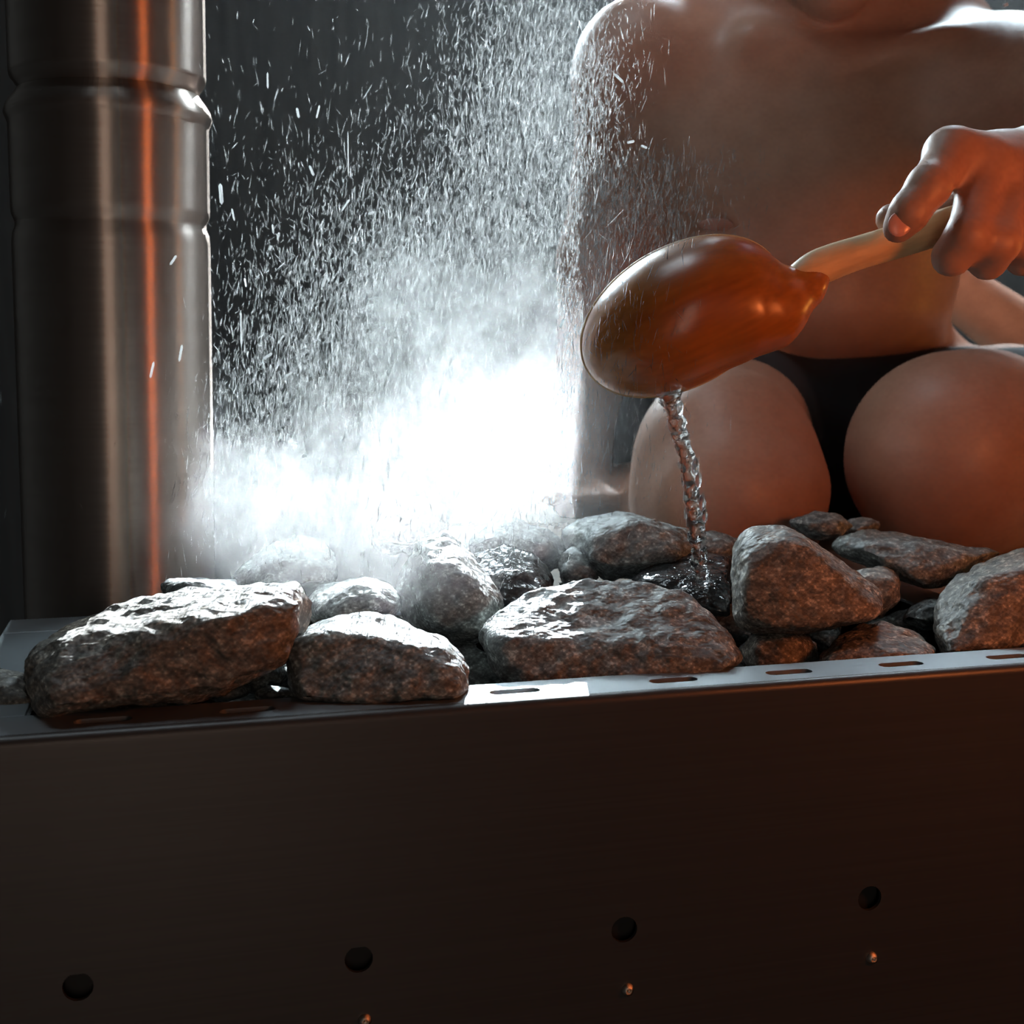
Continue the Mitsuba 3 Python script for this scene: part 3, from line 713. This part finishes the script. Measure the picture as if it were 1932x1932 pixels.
hr = sdf_mesh([ball(hp(0, -0.018, 0.04), (0.081, 0.098, 0.088), 0.02, R)], 0.006, clip=lambda p: -(((p - HEAD) @ R)[..., 2] - 0.03 + 0.6 * np.minimum(0, ((p - HEAD) @ R)[..., 1] + 0.03) + 0.0 + 0.9 * np.maximum(0, 0.0 - ((p - HEAD) @ R)[..., 1]) * -1))
scene['person__hair'] = ply(hr, 'hair', smooth=True)
short = [ball(at(1582, 870, 1.20), (0.055, 0.06, 0.065), 0.03), ball(at(1196, 795, 1.30), (0.055, 0.07, 0.062), 0.04), ball(PEL, (0.147, 0.107, 0.085), 0.04), ball(at(1575, 770, 1.17), (0.10, 0.06, 0.07), 0.04), cone(RH, RH + (RK - RH) * 0.55, 0.079, 0.070, 0.02), cone(LH, LH + (LK - LH) * 0.52, 0.086, 0.083, 0.02)]
zw = at(1575, 655, 1.15)[2]
scene['person__shorts'] = ply(sdf_mesh(short, 0.0055, inflate=0.004, clip=lambda p: p[..., 2] - zw), 'black_cloth', smooth=True)
labels['person__shorts'] = {'label': 'short black swim trunks'}
note('person', 'bare chested person kneeling behind the stove, leaning on one arm and pouring from a ladle', 'person')

# second bather at the right, mostly outside the picture
S2, E2, W2 = at(2260, 120, 1.55), at(2040, 715, 1.46), at(1745, 505, 1.46)
two = [ball(at(2330, 250, 1.66), (0.17, 0.11, 0.19), 0.03), ball(at(2330, 520, 1.70), (0.15, 0.12, 0.14), 0.06), ball(at(2330, 640, 1.74), (0.17, 0.13, 0.12), 0.05), cone(S2, E2, 0.055, 0.043, 0.03), cone(E2, W2, 0.043, 0.028, 0.02),
       cone(W2, at(1660, 470, 1.46), 0.027, 0.022, 0.012), cone(at(2330, 20, 1.66), at(2330, -120, 1.62), 0.062, 0.055, 0.03), ball(at(2330, -240, 1.60), (0.075, 0.095, 0.115), 0.02), cone(at(2230, 720, 1.70), at(2150, 800, 1.30), 0.09, 0.06, 0.03), cone(at(2430, 720, 1.70), at(2480, 800, 1.30), 0.09, 0.06, 0.03),
       cone(at(2260, 110, 1.60), at(2400, 110, 1.62), 0.06, 0.06, 0.04), cone(at(2440, 120, 1.62), at(2500, 600, 1.55), 0.055, 0.04, 0.03)]
for kx in range(4):
    two.append(cone(at(1668, 452 + 12 * kx, 1.46), at(1600, 440 + 14 * kx, 1.44), 0.009, 0.007, 0.004))
two.append(cone(at(1700, 480, 1.45), at(1650, 505, 1.42), 0.011, 0.009, 0.006))
scene['person_001__body'] = ply(sdf_mesh(two, 0.007), 'skin', smooth=True)
scene['person_001__shorts'] = ply(sdf_mesh([ball(at(2330, 660, 1.74), (0.17, 0.13, 0.12), 0.05), cone(at(2230, 720, 1.70), at(2180, 765, 1.47), 0.092, 0.078, 0.03), cone(at(2430, 720, 1.70), at(2455, 765, 1.47), 0.092, 0.078, 0.03)], 0.007, inflate=0.004), 'black_cloth', smooth=True)
note('person_001', 'second bather at the right edge, only a resting forearm showing behind the kneeling person', 'person')

# ------------------------------------------------------------------ steam
B0, B1 = np.array([-0.31, 0.60, 0.004]), np.array([0.20, 0.99, 0.60])
NX, NY, NZ = 92, 70, 106
gx = [B0[i] + (np.arange(n) + 0.5) / n * (B1[i] - B0[i]) for i, n in enumerate((NX, NY, NZ))]
PX, PYy, PZ = np.meshgrid(*gx, indexing='ij')
Pg = np.stack([PX, PYy, PZ], -1)
warp = np.stack([meshkit.fbm(Pg * 9 + o, 3, s) - 0.5 for o, s in ((3, 1), (17, 2), (31, 3))], -1)
Q = Pg + warp * 0.075
den = np.zeros(PX.shape)
PUFF = [(860, 840, .77, .064, .36), (1000, 790, .78, .050, .36), (1040, 900, .78, .042, .50), (720, 960, .75, .054, .60), (620, 1020, .74, .042, .75), (500, 1060, .76, .034, .7), (432, 760, .80, .022, .30), (1085, 680, .79, .038, .42), (970, 690, .80, .044, .17), (1000, 560, .80, .048, .12), (985, 430, .82, .046, .11), (1020, 290, .84, .044, .085), (1055, 130, .87, .050, .065), (1090, -20, .9, .07, .08), (880, 560, .84, .045, .04),
        (690, 1080, .68, .038, .75), (830, 1090, .655, .030, .55), (590, 1100, .66, .034, .7), (520, 1060, .70, .034, .7), (720, 1110, .655, .034, .6), (790, 1050, .67, .030, .5), (425, 1020, .77, .030, .7), (740, 850, .78, .038, .45), (820, 720, .80, .036, .40), (428, 850, .80, .019, .60), (436, 990, .79, .030, .75), (760, 610, .84, .05, .045), (690, 770, .82, .044, .08), (540, 1020, .77, .030, .5), (660, 1030, .73, .05, .6), (800, 720, .80, .044, .22), (1015, 970, .78, .040, .7), (900, 1020, .74, .036, .35), (960, 1040, .72, .03, .2), (800, 1010, .76, .052, .40), (940, 1010, .77, .036, .20), (1150, 380, .85, .03, .04), (1220, 420, .80, .026, .04), (420, 300, .86, .05, .03), (760, 180, .88, .10, .02)]
for px, py, Y, r, w in PUFF:
    c = at(px, py, Y)
    d2 = (((Q - c) / np.array([r, r * 1.1, r * 1.15])) ** 2).sum(-1)
    den += w * np.exp(-d2 * 0.9)
wisp = meshkit.fbm(Q * np.array([46, 46, 20]) + 5, 4, 11)
den = den * np.clip((wisp - 0.30) * 3.4, 0.15, 1.7)
den = np.clip(den - 0.05, 0, None) ** 1.15
haze = 0.0036 * np.clip(meshkit.fbm(Q * np.array([10, 10, 6]), 3, 21) * 2.2 - 0.45, 0.1, 2)
edge = np.minimum.reduce([(Pg - B0) / 0.05, (B1 - Pg) / 0.05]).min(-1) if False else np.minimum(((Pg - B0) / 0.05).min(-1), ((B1 - Pg) / 0.05).min(-1))
den = (den + haze) * np.clip(edge, 0, 1)
den = 0.90 * (1 - np.exp(-den / 0.52))                # steam cannot grow thicker than a full cloud
SIG = 2.7
vol = np.ascontiguousarray((den * SIG).transpose(2, 1, 0)[..., None].astype(np.float32))
scene['steam'] = {**ply(box(B0[0], B1[0], B0[1], B1[1], B0[2], B1[2]), {'type': 'null'}),
    'interior': {'type': 'heterogeneous', 'albedo': {'type': 'constvolume', 'value': {'type': 'rgb', 'value': [0.985, 0.99, 0.99]}},
                 'sigma_t': {'type': 'gridvolume', 'grid': mi.VolumeGrid(vol), 'filter_type': 'trilinear', 'to_world': T().translate(B0.tolist()).scale((B1 - B0).tolist())},
                 'phase': {'type': 'hg', 'g': 0.55}}}
note('steam', 'bright backlit cloud of white steam rising from the stones', 'steam', kind='stuff')

# ------------------------------------------------------------------ spray: drops drawn out as long as their exposure streaks
def drops(n, centres, lean, rng, size):
    """motion streaks of drops: stretched octahedra"""
    w = np.array([c[4] for c in centres], float); w /= w.sum()
    which = rng.choice(len(centres), n, p=w)
    V, Fc = [], []
    octa = np.array([[0, 0, 1], [0, 0, -1], [1, 0, 0], [0, 1, 0], [-1, 0, 0], [0, -1, 0]], float)
    of = np.array([[0, 2, 3], [0, 3, 4], [0, 4, 5], [0, 5, 2], [1, 3, 2], [1, 4, 3], [1, 5, 4], [1, 2, 5]])
    for t, wi in enumerate(which):
        px, py, Y, r, _ = centres[wi]
        p = at(px, py, Y) + rng.normal(0, 1, 3) * np.array([r, r * 0.6, r * 1.1])
        if (p[2] > 0.27 and p[0] > 0.062 + rng.normal(0, 0.018)) or (p[0] > 0.09 and p[1] < 0.72) or p[2] < 0.03 or p[1] < 0.60 or (p[2] < 0.06 and rng.random() < 0.7):
            continue
        ln = np.clip(rng.lognormal(math.log(size[0]), 0.55), 0.0006, 0.010)
        th = np.clip(rng.lognormal(math.log(size[1]), 0.35), 0.00006, 0.0005)
        d = np.array([rng.normal(lean[0], lean[1]), rng.normal(0, lean[1]), 1.0]); d /= np.linalg.norm(d)
        a = np.cross(d, [0, 1, 0.1]); a /= np.linalg.norm(a)
        b = np.cross(d, a)
        V.append(p + octa @ np.stack([a * th, b * th, d * ln])); Fc.append(of + 6 * len(Fc))
    return np.vstack(V), np.vstack(Fc)


SPR = [(px, py, Y, r * 0.85, w ** 0.4 * r ** 2) for px, py, Y, r, w in PUFF[:-2]]
SPR += [(1020, 250, .84, .034, .006), (1070, 90, .86, .036, .006), (1000, 430, .82, .036, .005), (1130, 340, .82, .036, .003), (1220, 400, .78, .026, .0025), (740, 580, .84, .042, .0060), (660, 700, .82, .04, .0055), (850, 520, .83, .04, .004), (620, 560, .84, .05, .002), (560, 480, .88, .09, .0006), (750, 250, .9, .10, .0006), (560, 830, .78, .03, .003), (540, 900, .76, .03, .003), (1190, 620, .62, .02, .001)]
def spray(key, n, seed, mat, label):
    vv, ff = drops(n, SPR, (0.08, 0.20), np.random.default_rng(seed), (0.0023, 0.00010))
    v2, f2 = drops(n // 5, SPR[len(PUFF) - 2:], (0.1, 0.8), np.random.default_rng(seed + 1), (0.0017, 0.00010))
    add(key, ply((np.vstack([vv, v2]), np.vstack([ff, f2 + len(vv)])), mat), label, 'spray', kind='stuff')
spray('water_spray', 7000, 3, 'spray_drop', 'spray of backlit droplets drawn out into motion streaks in and around the steam')
spray('dim_spray', 38000, 31, 'dim_drop', 'more droplet streaks coloured darker to look dim between the bright ones')
BIG = [(505, 152, 20, 3, 0), (562, 213, 13, 4, -.2), (600, 211, 17, 3, .25), (657, 290, 55, 2, 0), (327, 491, 15, 4, .6), (287, 698, 22, 4, .25), (341, 666, 22, 4, .2), (417, 366, 26, 6, -.06), (588, 322, 14, 4, -.4), (455, 620, 46, 3, 0), (463, 533, 12, 3, -.15), (515, 432, 12, 3, -.1), (525, 446, 10, 3, .2), (440, 405, 16, 3, -.2),
       (510, 468, 7, 4, .4), (652, 387, 18, 3, .6), (842, 365, 16, 4, -.2), (803, 365, 18, 3, .3), (820, 398, 5, 4, 0), (862, 247, 14, 4, .3), (612, 530, 18, 5, .35), (704, 563, 14, 3, 1.3), (700, 402, 8, 4, 1.2), (505, 672, 14, 4, 1.0), (530, 640, 14, 3, .6), (498, 690, 12, 3, -.2), (545, 706, 10, 3, 1.0), (470, 700, 9, 3, -.2), (575, 860, 7, 6, 1.2), (543, 799, 8, 6, 1.3), (555, 838, 10, 5, 1.5), (541, 827, 14, 4, .3),
       (1168, 148, 16, 4, -.8), (1190, 268, 10, 4, 1.3), (1215, 277, 9, 4, -1.2), (1897, 9, 7, 6, 1.2), (920, 400, 12, 4, .15), (985, 388, 9, 4, 0), (947, 620, 8, 4, 0), (1060, 610, 12, 4, .4), (880, 205, 18, 3, .0), (905, 170, 22, 3, -.1)]
octa = np.array([[0, 0, 1], [0, 0, -1], *[[math.cos(a), math.sin(a), .75] for a in np.arange(6) * math.pi / 3], *[[math.cos(a), math.sin(a), -.75] for a in np.arange(6) * math.pi / 3]], float)
rb = np.random.default_rng(12)
for px, py, hl, wd, an in BIG:
    Y = rb.uniform(0.60, 0.74)
    s = Y / F
    c = at(px, py, Y)
    d = np.array([math.sin(an), 0.05, math.cos(an)]); d /= np.linalg.norm(d)
    a = np.cross(d, [0, 1, 0]); a /= np.linalg.norm(a); b = np.cross(d, a)
    m = M(m3.Manifold.hull_points(c + octa @ np.stack([a * wd * 0.6 * s, b * wd * 0.6 * s, d * hl * 0.75 * s])))
    add('water_droplet', ply(m, 'spray_drop'), 'water droplet drawn out into a bright white motion streak near the steam', 'water droplet', 'bright droplets in the air')
